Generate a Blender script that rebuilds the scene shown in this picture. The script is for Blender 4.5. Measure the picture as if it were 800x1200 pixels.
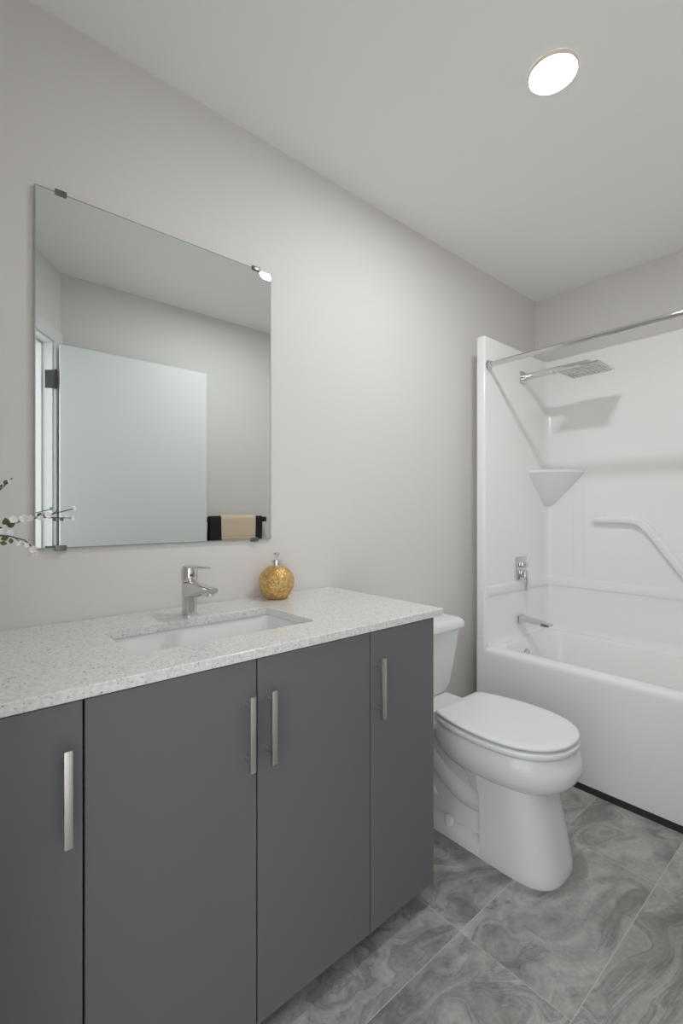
import bpy, bmesh, math, random
from mathutils import Vector, Matrix

for o in list(bpy.data.objects):
    bpy.data.objects.remove(o, do_unlink=True)
S = bpy.context.scene
COL = S.collection
PI = math.pi
rng = random.Random(7)

# ------------------------------------------------------------------ camera
cam_data = bpy.data.cameras.new('camera')
cam = bpy.data.objects.new('camera', cam_data)
COL.objects.link(cam)
cam.location = (1.42, 0.0, 1.17)
cam.rotation_euler = (PI / 2, 0, math.radians(49.384))
cam_data.sensor_fit = 'VERTICAL'
cam_data.sensor_height = 36.0
cam_data.lens = 16.44
cam_data.clip_start = 0.01
S.camera = cam

# ------------------------------------------------------------------ world and exposure
LAMP = 230.0          # brightness of the ceiling light's diffuser
HALL = 2.45          # soft light that comes in from the hall behind the open doorway
world = bpy.data.worlds.new('hall_light')
S.world = world
world.use_nodes = True
bg = world.node_tree.nodes['Background']
bg.inputs[0].default_value = (0.96, 0.98, 1.0, 1)
bg.inputs[1].default_value = HALL
S.view_settings.view_transform = 'Standard'
S.view_settings.look = 'None'
S.view_settings.gamma = 1.0
S.view_settings.use_curve_mapping = False
S.view_settings.exposure = 0.0
S.cycles.max_bounces = 16
S.cycles.diffuse_bounces = 12


# ------------------------------------------------------------------ materials
def lin(c):
    return tuple((x / 12.92 if x <= 0.04045 else ((x + 0.055) / 1.055) ** 2.4) for x in c)


def rgb(r, g, b):
    return lin((r / 255, g / 255, b / 255)) + (1,)


def mat(name, col, rough=0.5, metal=0.0, spec=0.5, coat=0.0, emit=None, estr=0.0):
    m = bpy.data.materials.new(name)
    m.use_nodes = True
    p = m.node_tree.nodes['Principled BSDF']
    p.inputs['Base Color'].default_value = col
    p.inputs['Roughness'].default_value = rough
    p.inputs['Metallic'].default_value = metal
    p.inputs['Specular IOR Level'].default_value = spec
    p.inputs['Coat Weight'].default_value = coat
    p.inputs['Coat Roughness'].default_value = 0.05
    if emit:
        p.inputs['Emission Color'].default_value = emit
        p.inputs['Emission Strength'].default_value = estr
    return m


class NT:
    """tiny helper for node trees"""
    def __init__(self, m):
        self.t = m.node_tree
        self.p = self.t.nodes['Principled BSDF']

    def n(self, kind, **kw):
        nd = self.t.nodes.new(kind)
        for k, v in kw.items():
            setattr(nd, k, v)
        return nd

    def l(self, a, b):
        self.t.links.new(a, b)

    def math(self, op, a, b=None, c=None):
        nd = self.n('ShaderNodeMath', operation=op)
        for i, v in enumerate((a, b, c)):
            if v is None:
                continue
            if isinstance(v, (int, float)):
                nd.inputs[i].default_value = v
            else:
                self.l(v, nd.inputs[i])
        return nd.outputs[0]

    def ramp(self, fac, stops):
        nd = self.n('ShaderNodeValToRGB')
        el = nd.color_ramp.elements
        while len(el) < len(stops):
            el.new(0.5)
        for e, (p, c) in zip(el, stops):
            e.position = p
            e.color = c
        self.l(fac, nd.inputs[0])
        return nd.outputs[0]

    def mix(self, fac, a, b, mode='MIX'):
        nd = self.n('ShaderNodeMix', data_type='RGBA', blend_type=mode)
        for s, v in ((nd.inputs[0], fac), (nd.inputs[6], a), (nd.inputs[7], b)):
            if isinstance(v, (int, float, tuple)):
                s.default_value = v
            else:
                self.l(v, s)
        return nd.outputs[2]


def paint(name, col, rough, scale=420.0, strength=0.03, spec=0.3):
    m = mat(name, col, rough, spec=spec)
    t = NT(m)
    tc = t.n('ShaderNodeTexCoord')
    nz = t.n('ShaderNodeTexNoise')
    nz.inputs['Scale'].default_value = scale
    nz.inputs['Detail'].default_value = 3
    t.l(tc.outputs['Object'], nz.inputs['Vector'])
    b = t.n('ShaderNodeBump')
    b.inputs['Strength'].default_value = strength
    b.inputs['Distance'].default_value = 0.002
    t.l(nz.outputs['Fac'], b.inputs['Height'])
    t.l(b.outputs['Normal'], t.p.inputs['Normal'])
    return m


M = {}
M['wall'] = paint('warm_grey_wall_paint', rgb(223, 220, 217), 0.6)
M['ceiling'] = paint('ceiling_paint', rgb(241, 241, 238), 0.8)
M['trim'] = paint('white_trim_paint', rgb(226, 228, 228), 0.4, strength=0.01)
M['door'] = paint('white_door_paint', rgb(226, 229, 229), 0.4, strength=0.01)
M['acrylic'] = mat('white_acrylic', rgb(243, 243, 242), 0.16, spec=0.5)
M['porcelain'] = mat('white_porcelain', rgb(231, 232, 231), 0.08, spec=0.5)
M['plastic'] = mat('white_seat_plastic', rgb(232, 234, 233), 0.22)
M['chrome'] = mat('chrome', rgb(215, 215, 217), 0.07, metal=1.0)
M['brushed'] = mat('brushed_nickel', rgb(214, 212, 208), 0.34, metal=1.0)
M['clip'] = mat('grey_clip_metal', rgb(128, 127, 126), 0.3, metal=1.0)
M['dark_metal'] = mat('dark_metal', rgb(60, 58, 58), 0.35, metal=1.0)
M['black'] = mat('black_metal', rgb(38, 38, 40), 0.45)
M['gap'] = mat('dark_shadow_board', rgb(40, 41, 45), 0.7)
M['cab'] = paint('charcoal_laminate', rgb(107, 107, 110), 0.38, scale=60, strength=0.004)
M['kick'] = mat('shaded_charcoal_toe_kick', rgb(48, 48, 51), 0.6)  # charcoal darkened further to paint in the shade under the vanity
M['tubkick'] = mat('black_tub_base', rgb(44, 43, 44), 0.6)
M['mirror'] = mat('mirror_glass', (0.80, 0.835, 0.825, 1), 0.0, metal=1.0)
M['mirror_edge'] = mat('mirror_glass_edge', rgb(150, 165, 160), 0.1, spec=0.6)
M['red'] = mat('red_dot', rgb(170, 30, 45), 0.3)
M['emit'] = mat('lamp_diffuser', (1, 1, 1, 1), 0.5, emit=(0.97, 0.985, 1.0, 1), estr=LAMP)
M['ring'] = mat('lamp_trim', rgb(240, 226, 214), 0.4)
M['black_towel'] = paint('black_towelling', rgb(44, 43, 45), 0.95, scale=900, strength=0.5)
M['ceramic'] = mat('white_vase_ceramic', rgb(228, 228, 226), 0.25)
M['petal'] = mat('white_petal', rgb(240, 236, 240), 0.6)
M['stamen'] = mat('yellow_stamen', rgb(205, 190, 120), 0.6)
M['leaf'] = mat('olive_leaf', rgb(86, 92, 58), 0.55)
M['twig'] = mat('brown_twig', rgb(66, 55, 48), 0.7)
M['bag'] = mat('drain_chrome', rgb(190, 190, 192), 0.15, metal=1.0)

# gold soap bottle
M['gold'] = mat('gold_glaze', rgb(206, 168, 108), 0.33, metal=0.5)
t = NT(M['gold'])
tc = t.n('ShaderNodeTexCoord')
nz = t.n('ShaderNodeTexNoise')
nz.inputs['Scale'].default_value = 90
nz.inputs['Detail'].default_value = 3
t.l(tc.outputs['Object'], nz.inputs['Vector'])
t.l(t.ramp(nz.outputs['Fac'], [(0.35, rgb(190, 148, 84)), (0.6, rgb(222, 186, 124))]), t.p.inputs['Base Color'])

# beige towel with woven bands
M['beige_towel'] = mat('beige_towelling', rgb(226, 204, 180), 0.95)
t = NT(M['beige_towel'])
tc = t.n('ShaderNodeTexCoord')
sp = t.n('ShaderNodeSeparateXYZ')
t.l(tc.outputs['Object'], sp.inputs[0])
band = t.math('MULTIPLY', t.math('GREATER_THAN', sp.outputs[2], -0.145), t.math('LESS_THAN', sp.outputs[2], -0.125))
band2 = t.math('MULTIPLY', t.math('GREATER_THAN', sp.outputs[2], -0.113), t.math('LESS_THAN', sp.outputs[2], -0.107))
t.l(t.mix(t.math('MAXIMUM', band, band2), rgb(226, 204, 180), rgb(208, 180, 146)), t.p.inputs['Base Color'])
nz = t.n('ShaderNodeTexNoise')
nz.inputs['Scale'].default_value = 700
t.l(tc.outputs['Object'], nz.inputs['Vector'])
b = t.n('ShaderNodeBump')
b.inputs['Strength'].default_value = 0.5
b.inputs['Distance'].default_value = 0.003
t.l(nz.outputs['Fac'], b.inputs['Height'])
t.l(b.outputs['Normal'], t.p.inputs['Normal'])

# speckled quartz
M['quartz'] = mat('speckled_quartz', rgb(200, 200, 196), 0.14, spec=0.5)
t = NT(M['quartz'])
tc = t.n('ShaderNodeTexCoord')
n1 = t.n('ShaderNodeTexNoise')
n1.inputs['Scale'].default_value = 130
n1.inputs['Detail'].default_value = 4
t.l(tc.outputs['Object'], n1.inputs['Vector'])
base = t.ramp(n1.outputs['Fac'], [(0.34, rgb(208, 208, 205)), (0.5, rgb(219, 219, 217)), (0.66, rgb(228, 229, 228))])


def specks(scale, size, keep, dark, base, off):
    mp = t.n('ShaderNodeMapping')
    mp.inputs['Location'].default_value = off
    t.l(tc.outputs['Object'], mp.inputs['Vector'])
    v = t.n('ShaderNodeTexVoronoi')
    v.inputs['Scale'].default_value = scale
    t.l(mp.outputs[0], v.inputs['Vector'])
    sx = t.n('ShaderNodeSeparateColor')
    t.l(v.outputs['Color'], sx.inputs[0])
    near = t.math('LESS_THAN', v.outputs['Distance'], t.math('MULTIPLY', sx.outputs[1], size))
    msk = t.math('MULTIPLY', near, t.math('LESS_THAN', sx.outputs[0], keep))
    return t.mix(msk, base, dark)


base = specks(170, 0.42, 0.34, rgb(190, 185, 178), base, (0, 0, 0))
base = specks(240, 0.42, 0.4, rgb(230, 230, 229), base, (3, 1, 2))
base = specks(150, 0.36, 0.14, rgb(160, 155, 148), base, (5, 4, 1))
base = specks(110, 0.32, 0.07, rgb(124, 120, 114), base, (1, 7, 3))
t.l(base, t.p.inputs['Base Color'])

# slate look floor tile, 305 x 610 mm, stacked
M['tile'] = mat('grey_slate_tile', rgb(105, 105, 103), 0.34, spec=0.4)
t = NT(M['tile'])
tc = t.n('ShaderNodeTexCoord')
sp = t.n('ShaderNodeSeparateXYZ')
t.l(tc.outputs['Object'], sp.inputs[0])
TX = t.math('DIVIDE', t.math('ADD', sp.outputs[0], -0.645 + 0.3035 * 10), 0.3035)
TY = t.math('DIVIDE', t.math('ADD', sp.outputs[1], -1.100 + 0.607 * 10), 0.607)
fx, fy = t.math('FRACT', TX), t.math('FRACT', TY)
gx = t.math('GREATER_THAN', t.math('ABSOLUTE', t.math('SUBTRACT', fx, 0.5)), 0.5 - 0.0012 / 0.3035)
gy = t.math('GREATER_THAN', t.math('ABSOLUTE', t.math('SUBTRACT', fy, 0.5)), 0.5 - 0.0009 / 0.607)
grout = t.math('MAXIMUM', gx, gy)
idv = t.n('ShaderNodeCombineXYZ')
t.l(t.math('FLOOR', TX), idv.inputs[0])
t.l(t.math('FLOOR', TY), idv.inputs[1])
wn = t.n('ShaderNodeTexWhiteNoise', noise_dimensions='3D')
t.l(idv.outputs[0], wn.inputs['Vector'])
sc = t.n('ShaderNodeVectorMath', operation='SCALE')
t.l(wn.outputs['Color'], sc.inputs[0])
sc.inputs['Scale'].default_value = 13.0
ad = t.n('ShaderNodeVectorMath', operation='ADD')
t.l(tc.outputs['Object'], ad.inputs[0])
t.l(sc.outputs[0], ad.inputs[1])
mp = t.n('ShaderNodeMapping')
mp.inputs['Rotation'].default_value = (0, 0, 0.5)
mp.inputs['Scale'].default_value = (1.5, 0.8, 1)
t.l(ad.outputs[0], mp.inputs['Vector'])
warp = t.n('ShaderNodeTexNoise')                     # slow swirl that bends the strata
warp.inputs['Scale'].default_value = 2.7
warp.inputs['Detail'].default_value = 2.5
warp.inputs['Distortion'].default_value = 0.8
t.l(mp.outputs[0], warp.inputs['Vector'])
ws = t.n('ShaderNodeVectorMath', operation='SCALE')
t.l(warp.outputs['Color'], ws.inputs[0])
ws.inputs['Scale'].default_value = 0.95
wa = t.n('ShaderNodeVectorMath', operation='ADD')
t.l(mp.outputs[0], wa.inputs[0])
t.l(ws.outputs[0], wa.inputs[1])
ms = t.n('ShaderNodeMapping')
ms.inputs['Scale'].default_value = (8.5, 1.5, 1)
t.l(wa.outputs[0], ms.inputs['Vector'])
nB = t.n('ShaderNodeTexNoise')                       # strata drawn out along the swirl
nB.inputs['Scale'].default_value = 1.0
nB.inputs['Detail'].default_value = 6
nB.inputs['Roughness'].default_value = 0.56
t.l(ms.outputs[0], nB.inputs['Vector'])
nA = t.n('ShaderNodeTexNoise')                       # broad clouds
nA.inputs['Scale'].default_value = 4.0
nA.inputs['Detail'].default_value = 5
nA.inputs['Roughness'].default_value = 0.6
t.l(wa.outputs[0], nA.inputs['Vector'])
nC = t.n('ShaderNodeTexNoise')                       # fine stone grain
nC.inputs['Scale'].default_value = 75
nC.inputs['Detail'].default_value = 6
nC.inputs['Roughness'].default_value = 0.7
t.l(ad.outputs[0], nC.inputs['Vector'])
both = t.math('ADD', t.math('MULTIPLY', nA.outputs['Fac'], 0.5), t.math('MULTIPLY', nB.outputs['Fac'], 0.5))
cloud = t.ramp(both, [(0.34, rgb(112, 111, 108)), (0.46, rgb(148, 147, 144)), (0.56, rgb(172, 171, 168)), (0.68, rgb(200, 199, 195))])
wv = t.math('ABSOLUTE', t.math('SUBTRACT', nB.outputs['Fac'], 0.455))
vein = t.ramp(wv, [(0.0, (1, 1, 1, 1)), (0.022, (0, 0, 0, 1))])
col = t.mix(t.math('MULTIPLY', vein, 0.42), cloud, rgb(92, 91, 88))
grain = t.ramp(nC.outputs['Fac'], [(0.3, (0.83, 0.83, 0.83, 1)), (0.7, (1.12, 1.12, 1.12, 1))])
col = t.mix(1.0, col, grain, 'MULTIPLY')
sepw = t.n('ShaderNodeSeparateColor')
t.l(wn.outputs['Color'], sepw.inputs[0])
tone = t.math('MULTIPLY_ADD', sepw.outputs[2], 0.24, 0.88)
tonec = t.n('ShaderNodeCombineColor')
for i in range(3):
    t.l(tone, tonec.inputs[i])
col = t.mix(1.0, col, tonec.outputs[0], 'MULTIPLY')
col = t.mix(grout, col, rgb(186, 184, 179))
t.l(col, t.p.inputs['Base Color'])
t.l(t.math('MULTIPLY_ADD', nA.outputs['Fac'], 0.2, 0.27), t.p.inputs['Roughness'])
b = t.n('ShaderNodeBump')
b.inputs['Strength'].default_value = 0.25
b.inputs['Distance'].default_value = 0.002
t.l(t.math('SUBTRACT', nC.outputs['Fac'], grout), b.inputs['Height'])
t.l(b.outputs['Normal'], t.p.inputs['Normal'])


# ------------------------------------------------------------------ mesh helpers
def B():
    return bmesh.new()


def obj(name, bm, m, parent=None, smooth=35, loc=None):
    """link a bmesh as ONE mesh object; vertices are in world space, the origin moves to loc"""
    bmesh.ops.recalc_face_normals(bm, faces=bm.faces)
    if parent is not None and loc is None:
        loc = parent.location
    if loc is None:
        xs = [v.co for v in bm.verts]
        loc = Vector(((min(v.x for v in xs) + max(v.x for v in xs)) / 2,
                      (min(v.y for v in xs) + max(v.y for v in xs)) / 2, min(v.z for v in xs)))
    loc = Vector(loc)
    bmesh.ops.translate(bm, verts=bm.verts, vec=-loc)
    me = bpy.data.meshes.new(name)
    bm.to_mesh(me)
    bm.free()
    for mm in (m if isinstance(m, (list, tuple)) else [m]):
        me.materials.append(mm)
    if smooth:
        me.shade_smooth()
        me.set_sharp_from_angle(angle=math.radians(smooth))
    o = bpy.data.objects.new(name, me)
    COL.objects.link(o)
    o.location = loc
    if parent is not None:
        o.parent = parent
        base = Vector((0, 0, 0))
        q = parent
        while q is not None:
            base += q.location
            q = q.parent
        o.location = loc - base
    return o


def wloc(o):
    base = Vector((0, 0, 0))
    while o is not None:
        base += o.location
        o = o.parent
    return base


def sub(name, bm, m, parent, smooth=35):
    return obj(name, bm, m, parent, smooth, loc=wloc(parent))


def tag(o, label, cat, group=None):
    o['label'] = label
    o['category'] = cat
    if group:
        o['group'] = group
    return o


def thing(name, label, cat, loc, group=None):
    o = bpy.data.objects.new(name, None)
    o.empty_display_size = 0.05
    COL.objects.link(o)
    o.location = loc
    return tag(o, label, cat, group)


def struct(name, bm, m, smooth=35, loc=None):
    o = obj(name, bm, m, None, smooth, loc)
    o['kind'] = 'structure'
    return o


def box(bm, x0, x1, y0, y1, z0, z1, bev=0.0, seg=2):
    r = bmesh.ops.create_cube(bm, size=1.0)
    vs = r['verts']
    for v in vs:
        v.co = Vector(((x0 + x1) / 2 + v.co.x * (x1 - x0), (y0 + y1) / 2 + v.co.y * (y1 - y0), (z0 + z1) / 2 + v.co.z * (z1 - z0)))
    if bev > 0:
        es = list({e for v in vs for e in v.link_edges})
        bmesh.ops.bevel(bm, geom=es, offset=bev, segments=seg, profile=0.5, affect='EDGES')
    return bm


def loft(bm, loops, closed=True, cap0=True, cap1=True):
    rows = [[bm.verts.new(p) for p in lp] for lp in loops]
    n = len(rows[0])
    for a, c in zip(rows, rows[1:]):
        for i in range(n if closed else n - 1):
            j = (i + 1) % n
            bm.faces.new((a[i], a[j], c[j], c[i]))
    if cap0:
        bm.faces.new(rows[0][::-1])
    if cap1:
        bm.faces.new(rows[-1])
    return rows


def rrect(x0, x1, y0, y1, r, n=6):
    pts = []
    for cx, cy, a0 in ((x1 - r, y1 - r, 0), (x0 + r, y1 - r, 90), (x0 + r, y0 + r, 180), (x1 - r, y0 + r, 270)):
        for k in range(n + 1):
            a = math.radians(a0 + 90 * k / n)
            pts.append((cx + r * math.cos(a), cy + r * math.sin(a)))
    return pts


def at_z(pts, z):
    return [(p[0], p[1], z) for p in pts]


def tube(bm, pts, r, n=12, caps=True, r1=None):
    pts = [Vector(p) for p in pts]
    loops = []
    up = Vector((0, 0, 1))
    prev = None
    for i, p in enumerate(pts):
        d = (pts[min(i + 1, len(pts) - 1)] - pts[max(i - 1, 0)]).normalized()
        if prev is None:
            ref = up if abs(d.z) < 0.9 else Vector((1, 0, 0))
            a = d.cross(ref).normalized()
        else:
            a = (prev - d * prev.dot(d)).normalized()
        prev = a
        c = d.cross(a)
        rr = r if r1 is None else r + (r1 - r) * i / (len(pts) - 1)
        loops.append([p + a * math.cos(2 * PI * k / n) * rr + c * math.sin(2 * PI * k / n) * rr for k in range(n)])
    loft(bm, loops, True, caps, caps)
    return bm


def lathe(bm, prof, cx, cy, n=32, cap0=True, cap1=True):
    loops = [[(cx + r * math.cos(2 * PI * k / n), cy + r * math.sin(2 * PI * k / n), z) for k in range(n)] for r, z in prof]
    loft(bm, loops, True, cap0, cap1)
    return bm


def lathe_x(bm, prof, cy, cz, n=28):
    loops = [[(x, cy + r * math.cos(2 * PI * k / n), cz + r * math.sin(2 * PI * k / n)) for k in range(n)] for r, x in prof]
    loft(bm, loops)
    return bm


# ------------------------------------------------------------------ room shell
W, L, H = 1.525, 2.80, 2.47
D = Vector((-0.829, -0.559, 0)).normalized()          # along the doorway wall, away from the right wall
N = Vector((D.y, -D.x, 0))                            # into the room
P0 = Vector((W, 0.498, 0))


def dw(s, n, z):
    """a point given by distance along the doorway wall, distance into the room, height"""
    p = P0 + D * s + N * n
    return Vector((p.x, p.y, z))


def dbox(bm, s0, s1, n0, n1, z0, z1):
    lo = [dw(s0, n0, z0), dw(s1, n0, z0), dw(s1, n1, z0), dw(s0, n1, z0)]
    hi = [p + Vector((0, 0, z1 - z0)) for p in lo]
    loft(bm, [lo, hi])
    return bm


bm = B()
loft(bm, [[(-0.1, -1.6, -0.06), (2.6, -1.6, -0.06), (2.6, 2.9, -0.06), (-0.1, 2.9, -0.06)],
          [(-0.1, -1.6, 0), (2.6, -1.6, 0), (2.6, 2.9, 0), (-0.1, 2.9, 0)]])
struct('floor', bm, M['tile'], smooth=0, loc=(0, 0, 0))
bm = B()
sw = (P0.x - 0.0) / -D.x
c0 = dw(-0.08, -0.12, 0)
c1 = dw(sw + 0.12, -0.12, 0)
plan = [(c1.x - 0.02, c1.y), (c0.x, c0.y), (W + 0.1, 0.5), (W + 0.1, L + 0.1), (-0.1, L + 0.1), (-0.1, c1.y)]
loft(bm, [[(x, y, H) for x, y in plan], [(x, y, H + 0.06) for x, y in plan]])
struct('ceiling', bm, M['ceiling'], smooth=0)
struct('wall_left', box(B(), -0.1, 0, -0.70, L + 0.1, 0, H), M['wall'], smooth=0)
struct('wall_back', box(B(), 0, W, L, L + 0.1, 0, H), M['wall'], smooth=0)
struct('wall_right', box(B(), W, W + 0.1, 0.46, L + 0.1, 0, H), M['wall'], smooth=0)
S0, S1, DH = 0.085, 0.90, 2.075
bm = B()
dbox(bm, 0.0, S0, -0.12, 0, 0, DH)
dbox(bm, S1, sw, -0.12, 0, 0, DH)
dbox(bm, 0.0, sw, -0.12, 0, DH, H)
struct('wall_front', bm, M['wall'], smooth=0)
# side wall of the hall running back from the hinge side of the doorway
bm = B()
dbox(bm, -0.07, 0.03, -1.25, -0.126, 0, H)
struct('wall_hall', bm, M['wall'], smooth=0)
# door lining with stop, casing on the room side
bm = B()
dbox(bm, S0 - 0.002, S0 + 0.018, -0.125, 0.004, 0, DH)
dbox(bm, S1 - 0.018, S1 + 0.002, -0.125, 0.004, 0, DH)
dbox(bm, S0, S1, -0.125, 0.004, DH - 0.018, DH + 0.002)
dbox(bm, S0 + 0.018, S0 + 0.030, -0.085, -0.045, 0, DH - 0.018)
dbox(bm, S1 - 0.030, S1 - 0.018, -0.085, -0.045, 0, DH - 0.018)
dbox(bm, S0 + 0.018, S1 - 0.018, -0.085, -0.045, DH - 0.030, DH - 0.018)
struct('trim_1', bm, M['trim'], smooth=0)
bm = B()
dbox(bm, 0.014, S0 + 0.008, 0.001, 0.016, 0, DH + 0.055)
dbox(bm, S1 - 0.008, S1 + 0.062, 0.001, 0.016, 0, DH + 0.055)
dbox(bm, S0 + 0.008, S1 - 0.008, 0.001, 0.016, DH - 0.008, DH + 0.055)
struct('trim_2', bm, M['trim'], smooth=0)

# door leaf swung back against the right wall, with black hinges
door = struct('door_1', box(B(), 1.414, 1.449, 0.4755, 1.287, 0.012, 2.050, 0.002, 1), M['door'])
for hz in (0.28, 0.945, 1.865):
    bm = B()
    lo = [dw(S0 + 0.0185, n, hz - 0.047) for n in (-0.030, 0.012)] + [dw(S0 + 0.021, n, hz - 0.047) for n in (0.012, -0.030)]
    loft(bm, [lo, [p + Vector((0, 0, 0.094)) for p in lo]])
    kn = dw(S0 + 0.020, 0.022, 0)
    tube(bm, [(kn.x, kn.y, hz - 0.05), (kn.x, kn.y, hz + 0.05)], 0.007, 10)
    sub('hinge', bm, M['black'], door)

# ------------------------------------------------------------------ tub and shower unit
tub = thing('bathtub', 'white one-piece bathtub with moulded shower walls against the back wall', 'bathtub', (0.80, 2.40, 0))
X0, X1, Y0, Y1 = 0.08, W - 0.003, 2.04, L - 0.003
IX0, IX1, IY1 = 0.128, 1.475, 2.685
bm = B()


def ring(i, z, r):
    return at_z(rrect(X0 + i, X1 - i, Y0 + i, Y1 - i, r), z)


loops = [ring(0.012, 0.027, 0.012), ring(0.004, 0.030, 0.012), ring(0.0, 0.045, 0.012), ring(0.0, 0.472, 0.012),
         ring(0.003, 0.486, 0.013), ring(0.010, 0.496, 0.016), ring(0.022, 0.500, 0.022)]
for x0, x1, y0, y1, z, r in ((0.142, 1.40, 2.112, 2.655, 0.500, 0.11), (0.150, 1.392, 2.120, 2.647, 0.496, 0.11), (0.158, 1.385, 2.127, 2.640, 0.485, 0.11),
                             (0.180, 1.34, 2.150, 2.615, 0.33, 0.11), (0.215, 1.27, 2.175, 2.59, 0.19, 0.12),
                             (0.255, 1.21, 2.205, 2.56, 0.145, 0.12), (0.32, 1.15, 2.26, 2.51, 0.13, 0.10)):
    loops.append(at_z(rrect(x0, x1, y0, y1, r), z))
loft(bm, loops, True, False, True)
sub('tub_basin', bm, M['acrylic'], tub)
# U-shaped wall surround, extruded plan with rounded inner corners


def arc(cx, cy, r, a0, a1, n=8):
    return [(cx + r * math.cos(math.radians(a0 + (a1 - a0) * k / n)), cy + r * math.sin(math.radians(a0 + (a1 - a0) * k / n))) for k in range(n + 1)]


def inner_path(o=0.0, r=0.035):
    x0, x1, y1 = IX0 + o, IX1 - o, IY1 - o
    r = r - o * 0.5
    return arc(x0 + r, y1 - r, r, 180, 90) + arc(x1 - r, y1 - r, r, 90, 0)


def u_plan(e, r=0.035):
    f = 0.007
    left = arc(X0 + f + e, Y0 + f + e, f, 180, 270, 4) + arc(IX0 - 0.010 - e, Y0 + 0.010 + e, 0.010, 270, 360, 5)
    right = arc(IX1 + 0.010 + e, Y0 + 0.010 + e, 0.010, 180, 270, 5) + arc(X1 - f - e, Y0 + f + e, f, 270, 360, 4)
    return left + inner_path(-e) + right + [(X1 - e, Y1 - e), (0.004 + e, Y1 - e), (0.004 + e, 2.20 + e), (X0 + e, 2.20 + e)]


bm = B()
loft(bm, [at_z(u_plan(0), 0.492), at_z(u_plan(0), 2.036), at_z(u_plan(0.002), 2.042), at_z(u_plan(0.007), 2.046)])
box(bm, X0, IX0 - 0.001, Y0 - 0.0006, Y0 + 0.03, 0.028, 0.53, 0.005, 3)
sub('shower_wall', bm, M['acrylic'], tub)
# soft fillet where the walls run into the rim
bm = B()
loops = []
for o, z in ((-0.004, 0.545), (0.0005, 0.528), (0.003, 0.514), (0.007, 0.506), (0.012, 0.5012), (0.016, 0.499)):
    loops.append([(IX0 + o, Y0 + 0.020, z)] + at_z(inner_path(o), z) + [(IX1 - o, Y0 + 0.020, z)])
loft(bm, loops, False, False, False)
sub('wall_fillet', bm, M['acrylic'], tub)
# raised band running round the walls
bm = B()
loops = []
for o, z in ((-0.004, 0.748), (0.004, 0.749), (0.006, 0.753), (0.006, 0.770), (0.0055, 0.784), (0.0035, 0.796), (-0.001, 0.804), (-0.004, 0.805)):
    loops.append([(IX0 + o, Y0 + 0.022, z)] + at_z(inner_path(o), z) + [(IX1 - o, Y0 + 0.022, z)])
rows = loft(bm, loops, False, False, False)
bm.faces.new([r[0] for r in rows])
bm.faces.new([r[-1] for r in rows][::-1])
sub('ledge_band', bm, M['acrylic'], tub)
# shallow raised upright panel on the back wall beside the corner
bm = B()
pl = [(0.275, IY1 + 0.004), (0.278, IY1 - 0.001), (0.286, IY1 - 0.003), (0.330, IY1 - 0.003), (0.338, IY1 - 0.001), (0.341, IY1 + 0.004)]
loft(bm, [at_z(pl, 0.80), at_z(pl, 1.30), at_z([(x, min(y + 0.003, IY1 + 0.004)) for x, y in pl], 1.33)])
sub('wall_rib', bm, M['acrylic'], tub)
# corner shelf: a lip with a tapering underside
bm = B()


def shelf_loop(k, z, a=0.216, bq=0.222, pw=1.5):
    cx, cy = IX0 - 0.004, IY1 + 0.004
    pts = [(cx, cy, z)]
    for i in range(13):
        th = (PI / 2) * i / 12
        px = a * k * (math.sin(th) ** (2 / pw))
        py = bq * k * (math.cos(th) ** (2 / pw))
        pts.append((cx + px, cy - py, z))
    return pts


loft(bm, [shelf_loop(0.12, 1.208), shelf_loop(0.20, 1.212), shelf_loop(0.36, 1.245), shelf_loop(0.66, 1.31), shelf_loop(0.88, 1.360), shelf_loop(0.97, 1.382),
          shelf_loop(1.0, 1.388), shelf_loop(1.0, 1.398), shelf_loop(0.975, 1.402), shelf_loop(0.93, 1.399), shelf_loop(0.5, 1.398)])
sub('corner_shelf', bm, M['acrylic'], tub)
# moulded grab bar: level, then bending down to the right
bm = B()
path = [(0.385, 1.128), (0.40, 1.130), (0.46, 1.131), (0.53, 1.131), (0.575, 1.129), (0.610, 1.116), (0.640, 1.092), (0.668, 1.058), (0.72, 0.985), (0.80, 0.873), (0.815, 0.85)]
loops = []
for i, (px, pz) in enumerate(path):
    a = Vector(path[max(i - 1, 0)])
    c = Vector(path[min(i + 1, len(path) - 1)])
    d = (c - a).normalized()
    nv = Vector((-d.y, d.x))
    e = 1.0 if 0 < i < len(path) - 1 else 0.75
    prof = [(-0.021, -0.006), (-0.021, 0.018), (-0.015, 0.030), (-0.004, 0.035), (0.008, 0.033), (0.015, 0.024), (0.019, 0.010), (0.024, -0.006)]
    loops.append([(px + nv.x * q * e, IY1 - (w if w < 0 else w * e), pz + nv.y * q * e) for q, w in prof])
loft(bm, loops)
sub('grab_bar', bm, M['acrylic'], tub)
# overflow plate and drain
bm = B()
lathe_x(bm, [(0.024, 0.158), (0.026, 0.168), (0.024, 0.174), (0.014, 0.178), (0.010, 0.178)], 2.375, 0.415)
ov = sub('overflow_plate', bm, M['chrome'], tub)
ov['label'] = 'round chrome overflow plate'
bm = B()
lathe(bm, [(0.028, 0.125), (0.030, 0.133), (0.026, 0.136), (0.012, 0.137)], 0.42, 2.385)
sub('tub_drain', bm, M['chrome'], tub)
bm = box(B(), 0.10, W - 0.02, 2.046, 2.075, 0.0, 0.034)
sub('base_strip', bm, M['tubkick'], tub)

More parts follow.
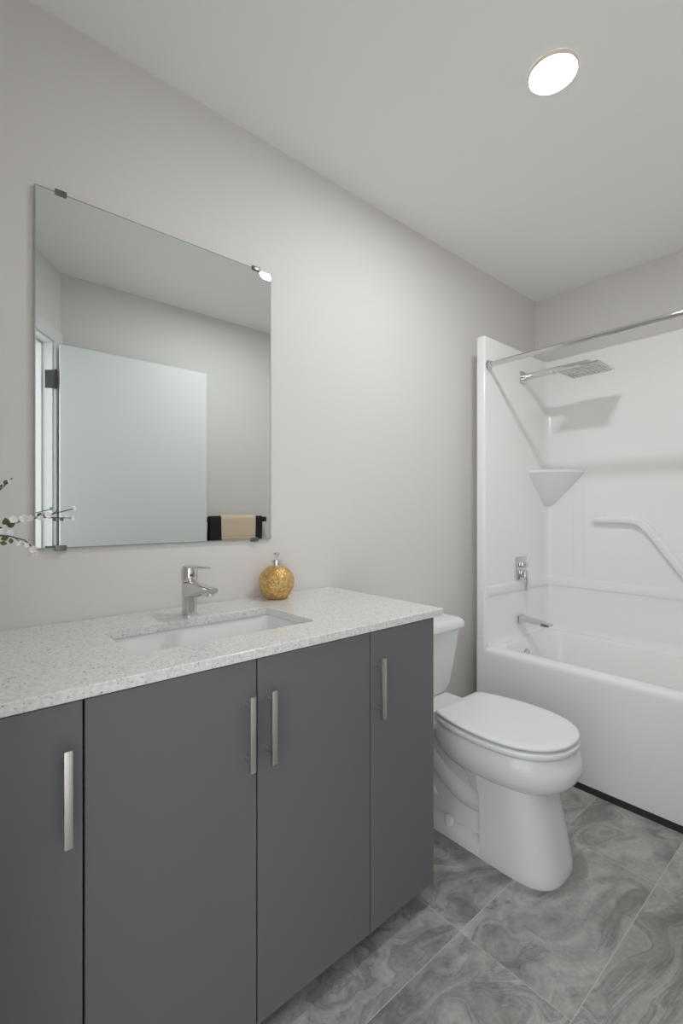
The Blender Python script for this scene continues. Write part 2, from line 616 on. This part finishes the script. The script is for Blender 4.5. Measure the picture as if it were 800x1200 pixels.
# ------------------------------------------------------------------ shower fittings
rod = thing('shower_rod', 'straight chrome curtain rod spanning the tub near the ceiling', 'shower rod', (0.80, 2.066, 1.90))
bm = tube(B(), [(IX0 + 0.004, 2.066, 1.90), (0.6, 2.066, 1.90), (IX1 - 0.004, 2.066, 1.90)], 0.0125, 18)
sub('rod', bm, M['chrome'], rod)
for xa, sgn in ((IX0 + 0.0005, 1), (IX1 - 0.0005, -1)):
    bm = lathe_x(B(), [(0.022, xa), (0.024, xa + 0.004 * sgn), (0.022, xa + 0.009 * sgn), (0.016, xa + 0.012 * sgn), (0.0155, xa + 0.024 * sgn), (0.013, xa + 0.025 * sgn)], 2.066, 1.90)
    sub('end_flange', bm, M['chrome'], rod)

sh = thing('rain_shower', 'square chrome rain shower head on a straight arm over the tub', 'shower head', (IX0, 2.405, 1.90))
sub('wall_plate', box(B(), IX0 + 0.0005, IX0 + 0.009, 2.375, 2.435, 1.870, 1.930, 0.0015), M['chrome'], sh)
bm = box(B(), IX0 + 0.008, 0.475, 2.389, 2.421, 1.886, 1.914, 0.003)
sub('arm', bm, M['chrome'], sh)
bm = lathe(B(), [(0.012, 1.896), (0.014, 1.888), (0.016, 1.880), (0.022, 1.874)], 0.452, 2.405, 20)
sub('ball_joint', bm, M['chrome'], sh)
hd = sub('spray_plate', box(B(), 0.350, 0.552, 2.307, 2.509, 1.866, 1.875, 0.002), M['chrome'], sh)
bm = B()
for i in range(11):
    x = 0.362 + 0.0178 * i
    box(bm, x - 0.0035, x + 0.0035, 2.319, 2.497, 1.8638, 1.8664)
o = sub('nozzle_strips', bm, M['brushed'], hd)
o['label'] = 'grey nozzle rows'

va = thing('shower_valve', 'chrome rectangular shower control with a small knob and drop lever', 'shower valve', (IX0, 2.385, 0.85))
sub('plate', box(B(), IX0 + 0.0005, IX0 + 0.008, 2.330, 2.440, 0.806, 0.930, 0.002), M['chrome'], va)
sub('diverter_knob', box(B(), IX0 + 0.007, 0.165, 2.372, 2.400, 0.872, 0.900, 0.003), M['chrome'], va)
hb = sub('handle_hub', box(B(), IX0 + 0.007, 0.158, 2.365, 2.405, 0.818, 0.854, 0.003), M['chrome'], va)
sub('lever', box(B(), 0.154, 0.170, 2.375, 2.397, 0.748, 0.852, 0.003), M['chrome'], hb)

spt = thing('tub_spout', 'flat chrome bath spout sticking out above the tub rim', 'bath spout', (IX0, 2.375, 0.59))
sub('wall_plate', box(B(), IX0 + 0.0005, IX0 + 0.010, 2.345, 2.405, 0.566, 0.616, 0.002), M['chrome'], spt)
bm = B()
lo = []
for x, za, zb, hw in ((IX0 + 0.008, 0.570, 0.612, 0.026), (0.152, 0.573, 0.610, 0.026), (0.160, 0.588, 0.609, 0.026), (0.24, 0.582, 0.599, 0.026), (0.295, 0.580, 0.592, 0.026), (0.300, 0.582, 0.590, 0.025)):
    lo.append([(x, 2.375 - hw, za), (x, 2.375 + hw, za), (x, 2.375 + hw, zb), (x, 2.375 - hw, zb)])
loft(bm, lo)
sub('spout_body', bm, M['chrome'], spt, 25)

# ------------------------------------------------------------------ vanity
CX0, CX1 = -0.080, 1.117       # cabinet extent along the wall
FX = 0.540                     # face of the doors
van = thing('vanity_cabinet', 'charcoal flat-front vanity cabinet with four doors below the white counter', 'vanity cabinet', (0.27, 0.52, 0))
bm = B()
box(bm, 0.004, FX - 0.021, CX0 + 0.001, CX1 - 0.001, 0.068, 0.086)
box(bm, 0.004, 0.014, CX0 + 0.001, CX1 - 0.001, 0.086, 0.836)
for y in (CX0 + 0.010, 0.1835, 0.8545, CX1 - 0.010):
    box(bm, 0.004, FX - 0.021, y - 0.009, y + 0.009, 0.086, 0.836)
box(bm, FX - 0.040, FX - 0.021, CX0 + 0.02, CX1 - 0.02, 0.780, 0.836)
box(bm, FX - 0.040, FX - 0.021, 0.5165 - 0.02, 0.5165 + 0.02, 0.086, 0.836)
sub('carcass', bm, M['gap'], van, 0)
for y in (CX0, CX1):
    sub('end_panel', box(B(), 0.004, FX - 0.0205, y - 0.0008, y + 0.0008, 0.066, 0.8565), M['cab'], van, 0)
bm = box(B(), 0.004, 0.44, CX0 + 0.05, CX1 - 0.07, 0.0, 0.069)
sub('toe_kick', bm, M['kick'], van, 0)
g = 0.0018
ed = [CX0, 0.1835, 0.5165, 0.8545, CX1]
hy = [0.155, 0.4885, 0.5405, 0.8745]
for k in range(4):
    a = ed[k] + (g if k else 0)
    c = ed[k + 1] - (g if k < 3 else 0)
    d = sub('door', box(B(), FX - 0.019, FX, a, c, 0.066, 0.8545, 0.0012, 1), M['cab'], van)
    bm = B()
    y = hy[k]
    box(bm, FX + 0.024, FX + 0.034, y - 0.0065, y + 0.0065, 0.632, 0.789, 0.0015)
    for z in (0.655, 0.766):
        tube(bm, [(FX - 0.001, y, z), (FX + 0.026, y, z)], 0.0045, 10)
    h = sub('handle', bm, M['brushed'], d)
    h['label'] = 'brushed nickel bar handle'

# counter with undermount cut-out
CT, CB = 0.878, 0.857
CO = (0.003, 0.545, -0.120, 1.158)
SO = (0.180, 0.420, 0.300, 0.766)
bm = B()


def orr(i, z, r=0.004):
    return at_z(rrect(CO[0] + i, CO[1] - i, CO[2] + i, CO[3] - i, r), z)


def irr(i, z, r=0.016):
    return at_z(rrect(SO[0] - i, SO[1] + i, SO[2] - i, SO[3] + i, r), z)


loops = [irr(0, CB), irr(0, CT - 0.0015), irr(0.0015, CT), orr(0.002, CT), orr(0, CT - 0.002), orr(0, CB + 0.001), orr(0.001, CB), irr(0, CB)]
loft(bm, loops, True, False, False)
bmesh.ops.remove_doubles(bm, verts=bm.verts, dist=1e-5)
tag(obj('countertop', bm, M['quartz'], None, 30), 'white speckled quartz counter on the charcoal vanity', 'countertop')

snk = thing('sink', 'white rectangular undermount basin set in the quartz counter', 'sink', (0.30, 0.533, 0.73))
bm = B()


def sr(i, z, r):
    return at_z(rrect(SO[0] - 0.008 + i, SO[1] + 0.008 - i, SO[2] - 0.008 + i, SO[3] + 0.008 - i, r), z)


loops = [sr(-0.03, 0.8445, 0.03), sr(-0.03, 0.8563, 0.03), sr(0.0, 0.8563, 0.03), sr(0.003, 0.850, 0.03), sr(0.010, 0.80, 0.032), sr(0.018, 0.762, 0.035), sr(0.030, 0.744, 0.035),
         sr(0.055, 0.738, 0.035), sr(0.10, 0.735, 0.015)]
loft(bm, loops, True, False, True)
o = sub('basin', bm, M['porcelain'], snk)
bm = lathe(B(), [(0.022, 0.732), (0.023, 0.738), (0.019, 0.740), (0.010, 0.741)], 0.30, 0.533, 24)
sub('drain', bm, M['chrome'], snk)

# faucet
FXc, FYc = 0.126, 0.539
fa = thing('faucet', 'chrome single-lever faucet standing behind the sink', 'faucet', (FXc, FYc, CT))
bm = lathe(B(), [(0.0225, CT + 0.0003), (0.0228, CT + 0.004), (0.0205, CT + 0.006), (0.0205, CT + 0.055), (0.0212, CT + 0.075), (0.0215, CT + 0.090), (0.0200, CT + 0.093)], FXc, FYc, 32)
sub('body', bm, M['chrome'], fa)
bm = B()
lo = []
for x, zc, h, w in ((0.118, 0.948, 0.026, 0.020), (0.150, 0.952, 0.0235, 0.0195), (0.180, 0.955, 0.020, 0.019), (0.215, 0.957, 0.0165, 0.0185), (0.240, 0.961, 0.0115, 0.018), (0.268, 0.9635, 0.009, 0.017), (0.279, 0.9645, 0.0065, 0.014)):
    top = {0.118: 0.972, 0.150: 0.9735, 0.180: 0.974}.get(x)
    pts = []
    for k in range(16):
        a = 2 * PI * k / 16
        ca, sa = math.cos(a), math.sin(a)
        pts.append((x, FYc + w * math.copysign(abs(ca) ** 0.6, ca), zc + h * math.copysign(abs(sa) ** 0.6, sa) * (1 if sa > 0 else 1)))
    lo.append(pts)
loft(bm, lo)
sub('spout', bm, M['chrome'], fa)
bm = lathe(B(), [(0.011, 0.9485), (0.0115, 0.955), (0.0115, 0.960)], 0.262, FYc, 20)
sub('aerator', bm, M['brushed'], fa)
bm = lathe(B(), [(0.0185, 0.9712), (0.0215, 0.975), (0.0225, 0.983), (0.0225, 1.006), (0.0205, 1.015), (0.014, 1.0185), (0.006, 1.0195)], FXc, FYc, 32)
hd = sub('lever_cap', bm, M['chrome'], fa)
bm = B()
lo = []
for x, zc, h, w in ((0.128, 1.013, 0.006, 0.017), (0.16, 1.0165, 0.0045, 0.0155), (0.20, 1.0195, 0.0035, 0.0135), (0.235, 1.021, 0.003, 0.0115), (0.246, 1.0215, 0.002, 0.008)):
    lo.append([(x, FYc + w * math.copysign(abs(math.cos(a)) ** 0.6, math.cos(a)), zc + h * math.copysign(abs(math.sin(a)) ** 0.6, math.sin(a))) for a in [2 * PI * k / 14 for k in range(14)]])
loft(bm, lo)
sub('lever', bm, M['chrome'], hd)
bm = B()
bmesh.ops.create_uvsphere(bm, u_segments=12, v_segments=8, radius=0.0042)
bmesh.ops.translate(bm, verts=bm.verts, vec=(FXc + 0.0218, FYc - 0.004, 0.992))
o = sub('temperature_dot', bm, M['red'], hd)
o['label'] = 'small red dot'

# gold soap dispenser with a diamond-faceted globe
sx, sy = 0.074, 0.865
so = thing('soap_dispenser', 'round gold hammered soap dispenser with chrome pump on the counter', 'soap dispenser', (sx, sy, CT))
bm = B()
R, cz = 0.0595, CT + 0.0555
rows = []
nr, nc = 33, 56
for i in range(nr):
    th = math.radians(18 + (149 - 18) * (1 - i / (nr - 1)))
    rr, z = R * math.sin(th), cz + R * math.cos(th)
    row = []
    for k in range(nc):
        a = 2 * PI * (k + (0.5 if i % 2 else 0)) / nc
        q = 1.0 + (0.015 if (i % 4 == 0 and k % 2 == 0) or (i % 4 == 2 and k % 2 == 1) else -0.012) * (1 if 0 < i < nr - 1 else 0)
        row.append(bm.verts.new((sx + rr * q * math.cos(a), sy + rr * q * math.sin(a), z)))
    rows.append(row)
for i in range(nr - 1):
    a, c = rows[i], rows[i + 1]
    for k in range(nc):
        j = (k + 1) % nc
        if i % 2 == 0:
            bm.faces.new((a[k], a[j], c[k]))
            bm.faces.new((a[j], c[j], c[k]))
        else:
            bm.faces.new((a[k], c[j], c[k]))
            bm.faces.new((a[k], a[j], c[j]))
bm.faces.new(rows[0][::-1])
bm.faces.new(rows[-1])
zmin = min(v.co.z for v in bm.verts)
for v in bm.verts:
    v.co.z += (CT + 0.0005 - zmin) * max(0, (cz - v.co.z) / (cz - zmin))
sub('globe', bm, M['gold'], so, 0)
bm = lathe(B(), [(0.0135, 0.983), (0.0165, 0.987), (0.0165, 1.005), (0.0155, 1.008), (0.005, 1.0085)], sx, sy, 24)
cl = sub('collar', bm, M['chrome'], so)
bm = lathe(B(), [(0.0042, 1.006), (0.0042, 1.024), (0.011, 1.0255), (0.0115, 1.029), (0.010, 1.032), (0.004, 1.033)], sx, sy, 20)
bm2 = tube(bm, [(sx, sy, 1.0285), (sx + 0.012, sy - 0.008, 1.0285), (sx + 0.024, sy - 0.016, 1.0265)], 0.0036, 10)
sub('pump', bm, M['chrome'], so)

# ------------------------------------------------------------------ mirror
mi = thing('mirror', 'large frameless rectangular mirror clipped to the wall over the vanity', 'mirror', (0.004, 0.532, 1.074))
bm = B()
MY0, MY1, MZ0, MZ1 = 0.181, 0.883, 1.0745, 2.0065


def mrect(x, i):
    return [(x, MY0 + i, MZ0 + i), (x, MY1 - i, MZ0 + i), (x, MY1 - i, MZ1 - i), (x, MY0 + i, MZ1 - i)]


rows = loft(bm, [mrect(0.0035, 0), mrect(0.0086, 0), mrect(0.0090, 0.003)])
bm.faces.ensure_lookup_table()
for f in bm.faces:
    f.material_index = 0
    if f.calc_center_median().x < 0.0089:
        f.material_index = 1
sub('glass', bm, [M['mirror'], M['mirror_edge']], mi, 0)
for y, z, up in ((0.240, MZ1, 1), (0.822, MZ1, 1), (0.240, MZ0, -1), (0.818, MZ0, -1)):
    bm = B()
    box(bm, 0.0005, 0.0125, y - 0.0135, y + 0.0135, z if up > 0 else z - 0.006, z + 0.006 if up > 0 else z, 0.001)
    box(bm, 0.0095, 0.0130, y - 0.0135, y + 0.0135, z - 0.008 if up > 0 else z - 0.006, z + 0.006 if up > 0 else z + 0.008, 0.001)
    sub('clip', bm, M['clip'], mi)

# ------------------------------------------------------------------ toilet
TY = 1.505
to = thing('toilet', 'white two-piece toilet with closed lid between the vanity and the tub', 'toilet', (0.40, TY, 0))


def egg(xb, xf, w, z, pf=2.2, pb=2.6, split=0.42, n=40):
    xc = xb + (xf - xb) * split
    pts = []
    for k in range(n):
        a = 2 * PI * k / n
        ca, sa = math.cos(a), math.sin(a)
        p = pf if ca > 0 else pb
        ax = (xf - xc) if ca > 0 else (xc - xb)
        pts.append((xc + ax * math.copysign(abs(ca) ** (2 / p), ca), TY + w * math.copysign(abs(sa) ** (2 / p), sa), z))
    return pts




def oval(xb, xf, w, z, xc=0.560, ab=0.325, pf=2.25, n=36):
    """elongated seat outline: rounded front, sides drawing in towards a straight cut at the back"""
    pts = []
    for k in range(n + 1):
        a = -PI / 2 + PI * k / n
        ca, sa = math.cos(a), math.sin(a)
        pts.append((xc + (xf - xc) * abs(ca) ** (2 / pf), TY + w * math.copysign(abs(sa) ** (2 / pf), sa), z))
    c = min(0.97, (xc - xb) / ab)
    a1 = math.asin(c)
    back = []
    for k in range(1, 13):
        a = a1 * k / 12
        back.append((xc - ab * math.sin(a), w * math.cos(a)))
    rr = 0.018
    (bx_, by_) = back[-1]
    back[-1] = (bx_ + rr * 0.35, by_ - rr * 0.10)
    back += [(bx_ + rr * 0.08, by_ - rr * 0.45), (bx_, by_ - rr * 1.1)]
    pts += [(x, TY + y, z) for x, y in back]
    pts += [(x, TY - y, z) for x, y in reversed(back)]
    return pts


bm = B()
loft(bm, [oval(0.46, 0.690, 0.095, 0.205), oval(0.45, 0.706, 0.108, 0.252), oval(0.43, 0.728, 0.124, 0.275), oval(0.41, 0.758, 0.146, 0.292), oval(0.385, 0.780, 0.164, 0.310),
          oval(0.36, 0.791, 0.174, 0.330), oval(0.335, 0.795, 0.179, 0.350), oval(0.31, 0.791, 0.180, 0.370), oval(0.295, 0.784, 0.177, 0.390), oval(0.285, 0.776, 0.172, 0.403), oval(0.285, 0.768, 0.166, 0.409)])
sub('bowl', bm, M['porcelain'], to, 50)
# rear deck that carries the tank
bm = B()


def deck(y, z0, z1, xb, xf):
    return [(xb, y, z0), (xf, y, z0), (xf, y, z1), (xb, y, z1)]


lo = [at_z(rrect(0.05, 0.34, TY - 0.06, TY + 0.06, 0.03), 0.26), at_z(rrect(0.045, 0.36, TY - 0.085, TY + 0.085, 0.04), 0.315), at_z(rrect(0.035, 0.38, TY - 0.115, TY + 0.115, 0.05), 0.352),
      at_z(rrect(0.030, 0.39, TY - 0.135, TY + 0.135, 0.05), 0.372), at_z(rrect(0.030, 0.39, TY - 0.140, TY + 0.140, 0.05), 0.392), at_z(rrect(0.034, 0.385, TY - 0.136, TY + 0.136, 0.05), 0.400)]
loft(bm, lo)
sub('deck', bm, M['porcelain'], to, 50)
# front skirt of the pedestal


def foot(xb, xf, w, z, wb=None, p=3.0, n=28):
    """plan outline with a straight back and a blunt rounded front"""
    wb = wb or w
    xs = xb + (xf - xb) * 0.30
    pts = [(xb, TY - wb, z)]
    for k in range(n + 1):
        a = -PI / 2 + PI * k / n
        ca, sa = math.cos(a), math.sin(a)
        pts.append((xs + (xf - xs) * abs(ca) ** (2 / p), TY + w * math.copysign(abs(sa) ** (2 / p), sa), z))
    pts.append((xb, TY + wb, z))
    return pts


bm = B()
loft(bm, [foot(0.525, 0.758, 0.122, 0.0), foot(0.525, 0.762, 0.124, 0.012), foot(0.525, 0.757, 0.124, 0.04), foot(0.525, 0.741, 0.124, 0.12),
          foot(0.525, 0.722, 0.127, 0.20), foot(0.522, 0.712, 0.133, 0.245), foot(0.52, 0.708, 0.140, 0.275), foot(0.52, 0.700, 0.146, 0.30)])
sub('pedestal_skirt', bm, M['porcelain'], to, 40)
# trapway body set back behind the skirt
bm = B()
lo = []
for z, xb, xf, w in ((0.04, 0.14, 0.56, 0.085), (0.10, 0.13, 0.56, 0.078), (0.18, 0.11, 0.56, 0.074), (0.25, 0.09, 0.56, 0.082), (0.30, 0.07, 0.56, 0.088), (0.34, 0.06, 0.50, 0.10)):
    lo.append(at_z(rrect(xb, xf, TY - w, TY + w, 0.03), z))
loft(bm, lo)
cp = [(0.60, 0.25), (0.50, 0.10), (0.36, 0.13), (0.22, 0.33)]          # the bend of the trapway, smoothed
curve = []
for k in range(17):
    u = k / 16
    w4 = ((1 - u) ** 3, 3 * u * (1 - u) ** 2, 3 * u * u * (1 - u), u ** 3)
    curve.append((sum(w * c[0] for w, c in zip(w4, cp)), TY - 0.050, sum(w * c[1] for w, c in zip(w4, cp))))
tube(bm, curve, 0.046, 20)
tube(bm, [(0.30, TY - 0.055, 0.13), (0.25, TY - 0.055, 0.10), (0.20, TY - 0.055, 0.05)], 0.040, 14)
sub('trapway', bm, M['porcelain'], to, 50)
bm = B()
lo = [at_z(rrect(0.13, 0.56, TY - 0.1205, TY + 0.1205, 0.012), 0.0), at_z(rrect(0.13, 0.56, TY - 0.1205, TY + 0.1205, 0.012), 0.030), at_z(rrect(0.132, 0.56, TY - 0.116, TY + 0.116, 0.012), 0.040), at_z(rrect(0.14, 0.56, TY - 0.095, TY + 0.095, 0.012), 0.050)]
loft(bm, lo)
sub('base_flange', bm, M['porcelain'], to, 50)
for sg in (-1, 1):
    bm = lathe(B(), [(0.017, 0.036), (0.017, 0.056), (0.013, 0.066), (0.006, 0.069)], 0.385, TY + sg * 0.102, 18)
    sub('bolt_cap', bm, M['plastic'], to)
# seat and lid


def rimloop(i, z):
    return oval(0.352 + i, 0.786 - i, 0.182 - i, z)


bm = B()
loft(bm, [rimloop(0.020, 0.4085), rimloop(0.014, 0.4115), rimloop(0.003, 0.4125), rimloop(0.0, 0.416), rimloop(0.0, 0.4285), rimloop(0.003, 0.4315), rimloop(0.018, 0.4325)])
sub('seat', bm, M['plastic'], to, 50)


def lidloop(i, z):
    return oval(0.345 + i, 0.784 - i, 0.180 - i, z)


bm = B()
loft(bm, [lidloop(0.026, 0.4328), lidloop(0.022, 0.4380), lidloop(0.004, 0.4386), lidloop(0.001, 0.4405), lidloop(0.0, 0.4445), lidloop(0.0015, 0.4480), lidloop(0.006, 0.4500), lidloop(0.03, 0.4508), lidloop(0.08, 0.451)])
sub('lid', bm, M['plastic'], to, 50)
for sg in (-1, 1):
    bm = tube(B(), [(0.343, TY + sg * 0.060, 0.420), (0.343, TY + sg * 0.118, 0.420)], 0.0165, 14)
    sub('lid_hinge', bm, M['plastic'], to)
# tank
bm = B()
lo = []
for z, w, xf in ((0.400, 0.150, 0.185), (0.408, 0.160, 0.195), (0.45, 0.172, 0.205), (0.55, 0.190, 0.214), (0.64, 0.203, 0.220), (0.673, 0.206, 0.222)):
    lo.append(at_z(rrect(0.022, xf, TY - w, TY + w, 0.03), z))
loft(bm, lo)
sub('tank', bm, M['porcelain'], to, 50)
bm = B()
lo = []
for z, w, xf, xb in ((0.6735, 0.220, 0.228, 0.016), (0.678, 0.230, 0.238, 0.012), (0.694, 0.230, 0.238, 0.012), (0.708, 0.224, 0.232, 0.014), (0.716, 0.212, 0.220, 0.020), (0.720, 0.18, 0.20, 0.03)):
    lo.append(at_z(rrect(xb, xf, TY - w, TY + w, 0.035), z))
loft(bm, lo)
sub('tank_lid', bm, M['porcelain'], to, 50)

# ------------------------------------------------------------------ ceiling light
li = thing('ceiling_light', 'round flush downlight glowing in the ceiling above the toilet', 'ceiling light', (0.778, 1.372, H))
bm = lathe(B(), [(0.062, H - 0.0005), (0.0695, H - 0.0005), (0.0700, H - 0.006), (0.0685, H - 0.0095), (0.0655, H - 0.0105), (0.0640, H - 0.008)], 0.778, 1.372, 48, False, False)
sub('trim_ring', bm, M['ring'], li)
bm = lathe(B(), [(0.0645, H - 0.003), (0.0645, H - 0.0086), (0.055, H - 0.0090), (0.03, H - 0.0092), (0.004, H - 0.0093)], 0.778, 1.372, 48)
sub('diffuser', bm, M['emit'], li)

# ------------------------------------------------------------------ towel bar and towels on the right wall
tb = thing('towel_bar', 'black towel bar on the right wall beside the open door', 'towel bar', (W, 1.53, 1.12))
bx = 1.462
sub('rail', box(B(), bx - 0.008, bx + 0.008, 1.294, 1.752, 1.112, 1.128, 0.002), M['black'], tb)
for y in (1.3065, 1.735):
    sub('post', box(B(), bx - 0.012, W - 0.0005, y - 0.013, y + 0.013, 1.103, 1.137, 0.002), M['black'], tb)


def towel(name, y0, y1, zf, zb, off, th, m, label, seed, pleat=0.0):
    """cloth folded over the rail: back flap up, over and down the front"""
    r2 = random.Random(seed)
    prof = []
    hw = 0.009 + off
    for k in range(9):
        prof.append((bx + hw, zb + (1.128 - zb) * k / 8))
    for k in range(1, 8):
        a = PI * k / 8
        prof.append((bx + hw * math.cos(a), 1.128 + hw * math.sin(a)))
    for k in range(13):
        prof.append((bx - hw, 1.128 - (1.128 - zf) * k / 12))
    bm = B()
    ph = r2.random() * 6
    ny = 26
    outer, inner = [], []
    for j in range(ny + 1):
        u = j / ny
        y = y0 + (y1 - y0) * u
        lo_o, lo_i = [], []
        for i, (x, z) in enumerate(prof):
            k = max(0.0, (1.10 - z)) * (1 if x < bx else 0.2)
            wob = pleat * k * math.sin(u * 9 + ph) + 0.004 * k * math.sin(u * 23 + ph * 2)
            yy = y + k * 0.05 * (0.5 - u) * (1 if x < bx else 0)
            sx_ = -1 if x < bx else 1
            lo_o.append((x + wob - abs(wob) * 0.2, yy, z))
            nx = (x - bx)
            nz = max(0.0, z - 1.128)
            ln = math.hypot(nx, nz)
            lo_i.append((x + wob - abs(wob) * 0.2 - th * nx / ln, yy, z - th * nz / ln))
        outer.append(lo_o)
        inner.append(lo_i)
    loops = [o_ + i_[::-1] for o_, i_ in zip(outer, inner)]
    loft(bm, loops)
    return tag(obj(name, bm, m, None, 60, loc=(bx, (y0 + y1) / 2, 1.12)), label, 'towel')


towel('bath_towel', 1.3215, 1.712, 0.62, 0.66, 0.007, 0.006, M['black_towel'], 'black bath towel folded over the towel bar under the beige one', 3, 0.012)
towel('hand_towel', 1.400, 1.655, 0.955, 1.0, 0.0135, 0.0055, M['beige_towel'], 'beige hand towel draped over the black towel on the bar', 5, 0.01)

# ------------------------------------------------------------------ vase with blossom branches
vx, vy = 0.20, 0.040
bm = lathe(B(), [(0.034, CT + 0.0005), (0.040, CT + 0.006), (0.052, CT + 0.06), (0.0590, CT + 0.12), (0.0600, CT + 0.165), (0.055, CT + 0.20), (0.046, CT + 0.222), (0.041, CT + 0.232), (0.042, CT + 0.240),
                 (0.037, CT + 0.240), (0.037, CT + 0.225), (0.045, CT + 0.19), (0.045, CT + 0.05), (0.02, CT + 0.02)], vx, vy - 0.02, 36)
tag(obj('vase', bm, M['ceramic'], None, 50), 'white round vase on the left end of the counter', 'vase')


def flower(bm, c, s, nrm):
    nrm = Vector(nrm).normalized()
    a = nrm.cross(Vector((0.3, 0.2, 1))).normalized()
    b2 = nrm.cross(a)
    c = Vector(c)
    for k in range(5):
        th = 2 * PI * k / 5
        d = a * math.cos(th) + b2 * math.sin(th)
        e = nrm.cross(d)
        lo = []
        for q, w, h in ((0.10, 0.10, 0.0), (0.45, 0.40, 0.10), (0.80, 0.42, 0.26), (1.0, 0.16, 0.40)):
            m_ = c + d * q * s + nrm * h * s
            lo.append([m_ - e * w * s, m_ + nrm * 0.05 * s - e * 0.3 * w * s, m_ + e * w * s, m_ - nrm * 0.06 * s])
        loft(bm, lo)
    bmesh.ops.create_icosphere(bm, subdivisions=1, radius=s * 0.2, matrix=Matrix.Translation(c + nrm * 0.12 * s))


def leafm(bm, c, d, s, w=0.4):
    c, d = Vector(c), Vector(d).normalized()
    e = d.cross(Vector((0.9, 0.1, 0.3))).normalized()
    up = e.cross(d)
    lo = []
    for q, ww in ((0.0, 0.04), (0.2, 0.6), (0.45, 1.0), (0.75, 0.7), (1.0, 0.05)):
        m_ = c + d * q * s + up * 0.06 * s * math.sin(PI * q)
        lo.append([m_ - e * ww * w * s, m_ + up * 0.05 * s, m_ + e * ww * w * s, m_ - up * 0.02 * s])
    loft(bm, lo)


def branch(label, stems, flowers, leaves):
    root = thing('blossom_branch', label, 'branch', (vx, vy - 0.02, CT + 0.235))
    bm = B()
    for st, r0, r1 in stems:
        tube(bm, st, r0 * 1.25, 8, True, r1 * 1.3)
    sub('stem', bm, M['twig'], root, 50)
    for c, s, nr_ in flowers:
        bm = B()
        flower(bm, c, s * 1.35, nr_)
        sub('blossom', bm, M['petal'], root, 60)
    for c, d, s in leaves:
        bm = B()
        leafm(bm, c, d, s)
        sub('leaf', bm, M['leaf'], root, 60)
    return root


Fn = (0.9, -0.2, 0.3)
branch('upper blossom twig rising from the vase with small green leaves',
       [([(vx, 0.02, 1.00), (0.20, 0.033, 1.12), (0.20, 0.065, 1.18), (0.20, 0.096, 1.217), (0.20, 0.117, 1.243)], 0.0016, 0.0008)],
       [((0.203, 0.1135, 1.234), 0.0035, Fn), ((0.202, 0.099, 1.2235), 0.003, (0.5, -0.5, 0.6))],
       [((0.201, 0.104, 1.227), (0.1, 0.25, 1), 0.012), ((0.201, 0.096, 1.219), (0.2, 0.3, 0.9), 0.010), ((0.20, 0.090, 1.21), (0.1, -0.5, 0.7), 0.016)])
branch('longest blossom branch reaching across the lower left corner of the mirror',
       [([(vx - 0.014, 0.025, 1.00), (0.195, 0.043, 1.112), (0.197, 0.060, 1.127), (0.196, 0.080, 1.1325), (0.195, 0.098, 1.137), (0.19, 0.135, 1.151), (0.175, 0.163, 1.1565), (0.165, 0.195, 1.165), (0.16, 0.240, 1.1775)], 0.0018, 0.0008),
        ([(0.175, 0.163, 1.1565), (0.168, 0.195, 1.1575), (0.165, 0.236, 1.1555)], 0.0010, 0.0006),
        ([(0.165, 0.195, 1.165), (0.167, 0.203, 1.170), (0.168, 0.206, 1.178)], 0.0007, 0.0005)],
       [((0.200, 0.119, 1.1535), 0.0065, (0.9, 0.1, 0.3)), ((0.199, 0.138, 1.1555), 0.0068, Fn), ((0.195, 0.151, 1.156), 0.0055, (0.8, -0.4, 0.1)), ((0.186, 0.171, 1.156), 0.0050, Fn),
        ((0.178, 0.185, 1.162), 0.0055, (0.9, 0.3, 0.2)), ((0.161, 0.241, 1.179), 0.0045, (0.6, 0.6, 0.3)), ((0.168, 0.226, 1.161), 0.0045, Fn), ((0.166, 0.238, 1.156), 0.0045, (0.7, 0.5, 0)),
        ((0.199, 0.104, 1.138), 0.004, Fn)],
       [((0.197, 0.107, 1.139), (0.1, -0.1, 1), 0.019), ((0.196, 0.108, 1.139), (0.1, 1, 0.35), 0.015), ((0.183, 0.166, 1.157), (0.1, 0.35, 0.9), 0.013), ((0.172, 0.196, 1.1575), (0.1, 0.5, -0.7), 0.011), ((0.17, 0.210, 1.157), (0.1, 0.6, -0.6), 0.011)])
branch('lowest blossom branch drooping from the vase below the mirror',
       [([(vx + 0.012, 0.022, 1.00), (0.214, 0.038, 1.108), (0.214, 0.062, 1.1285), (0.214, 0.085, 1.122), (0.214, 0.111, 1.119), (0.214, 0.138, 1.109), (0.214, 0.153, 1.092)], 0.0016, 0.0008),
        ([(0.214, 0.120, 1.1165), (0.214, 0.132, 1.102), (0.214, 0.148, 1.099)], 0.0007, 0.0005)],
       [((0.217, 0.113, 1.127), 0.0050, Fn), ((0.218, 0.100, 1.130), 0.0055, (0.8, -0.3, 0.4)), ((0.217, 0.152, 1.090), 0.0062, (0.8, 0.2, -0.2)), ((0.217, 0.156, 1.081), 0.0068, (0.5, 0.3, -0.7)), ((0.217, 0.128, 1.102), 0.0040, Fn), ((0.217, 0.140, 1.099), 0.0040, (0.8, 0.3, 0.3))],
       [((0.215, 0.096, 1.112), (0.1, 0.8, 0.35), 0.015), ((0.215, 0.113, 1.115), (0.1, 0.05, -1), 0.012), ((0.216, 0.094, 1.106), (0.1, 0.9, -0.2), 0.013)])
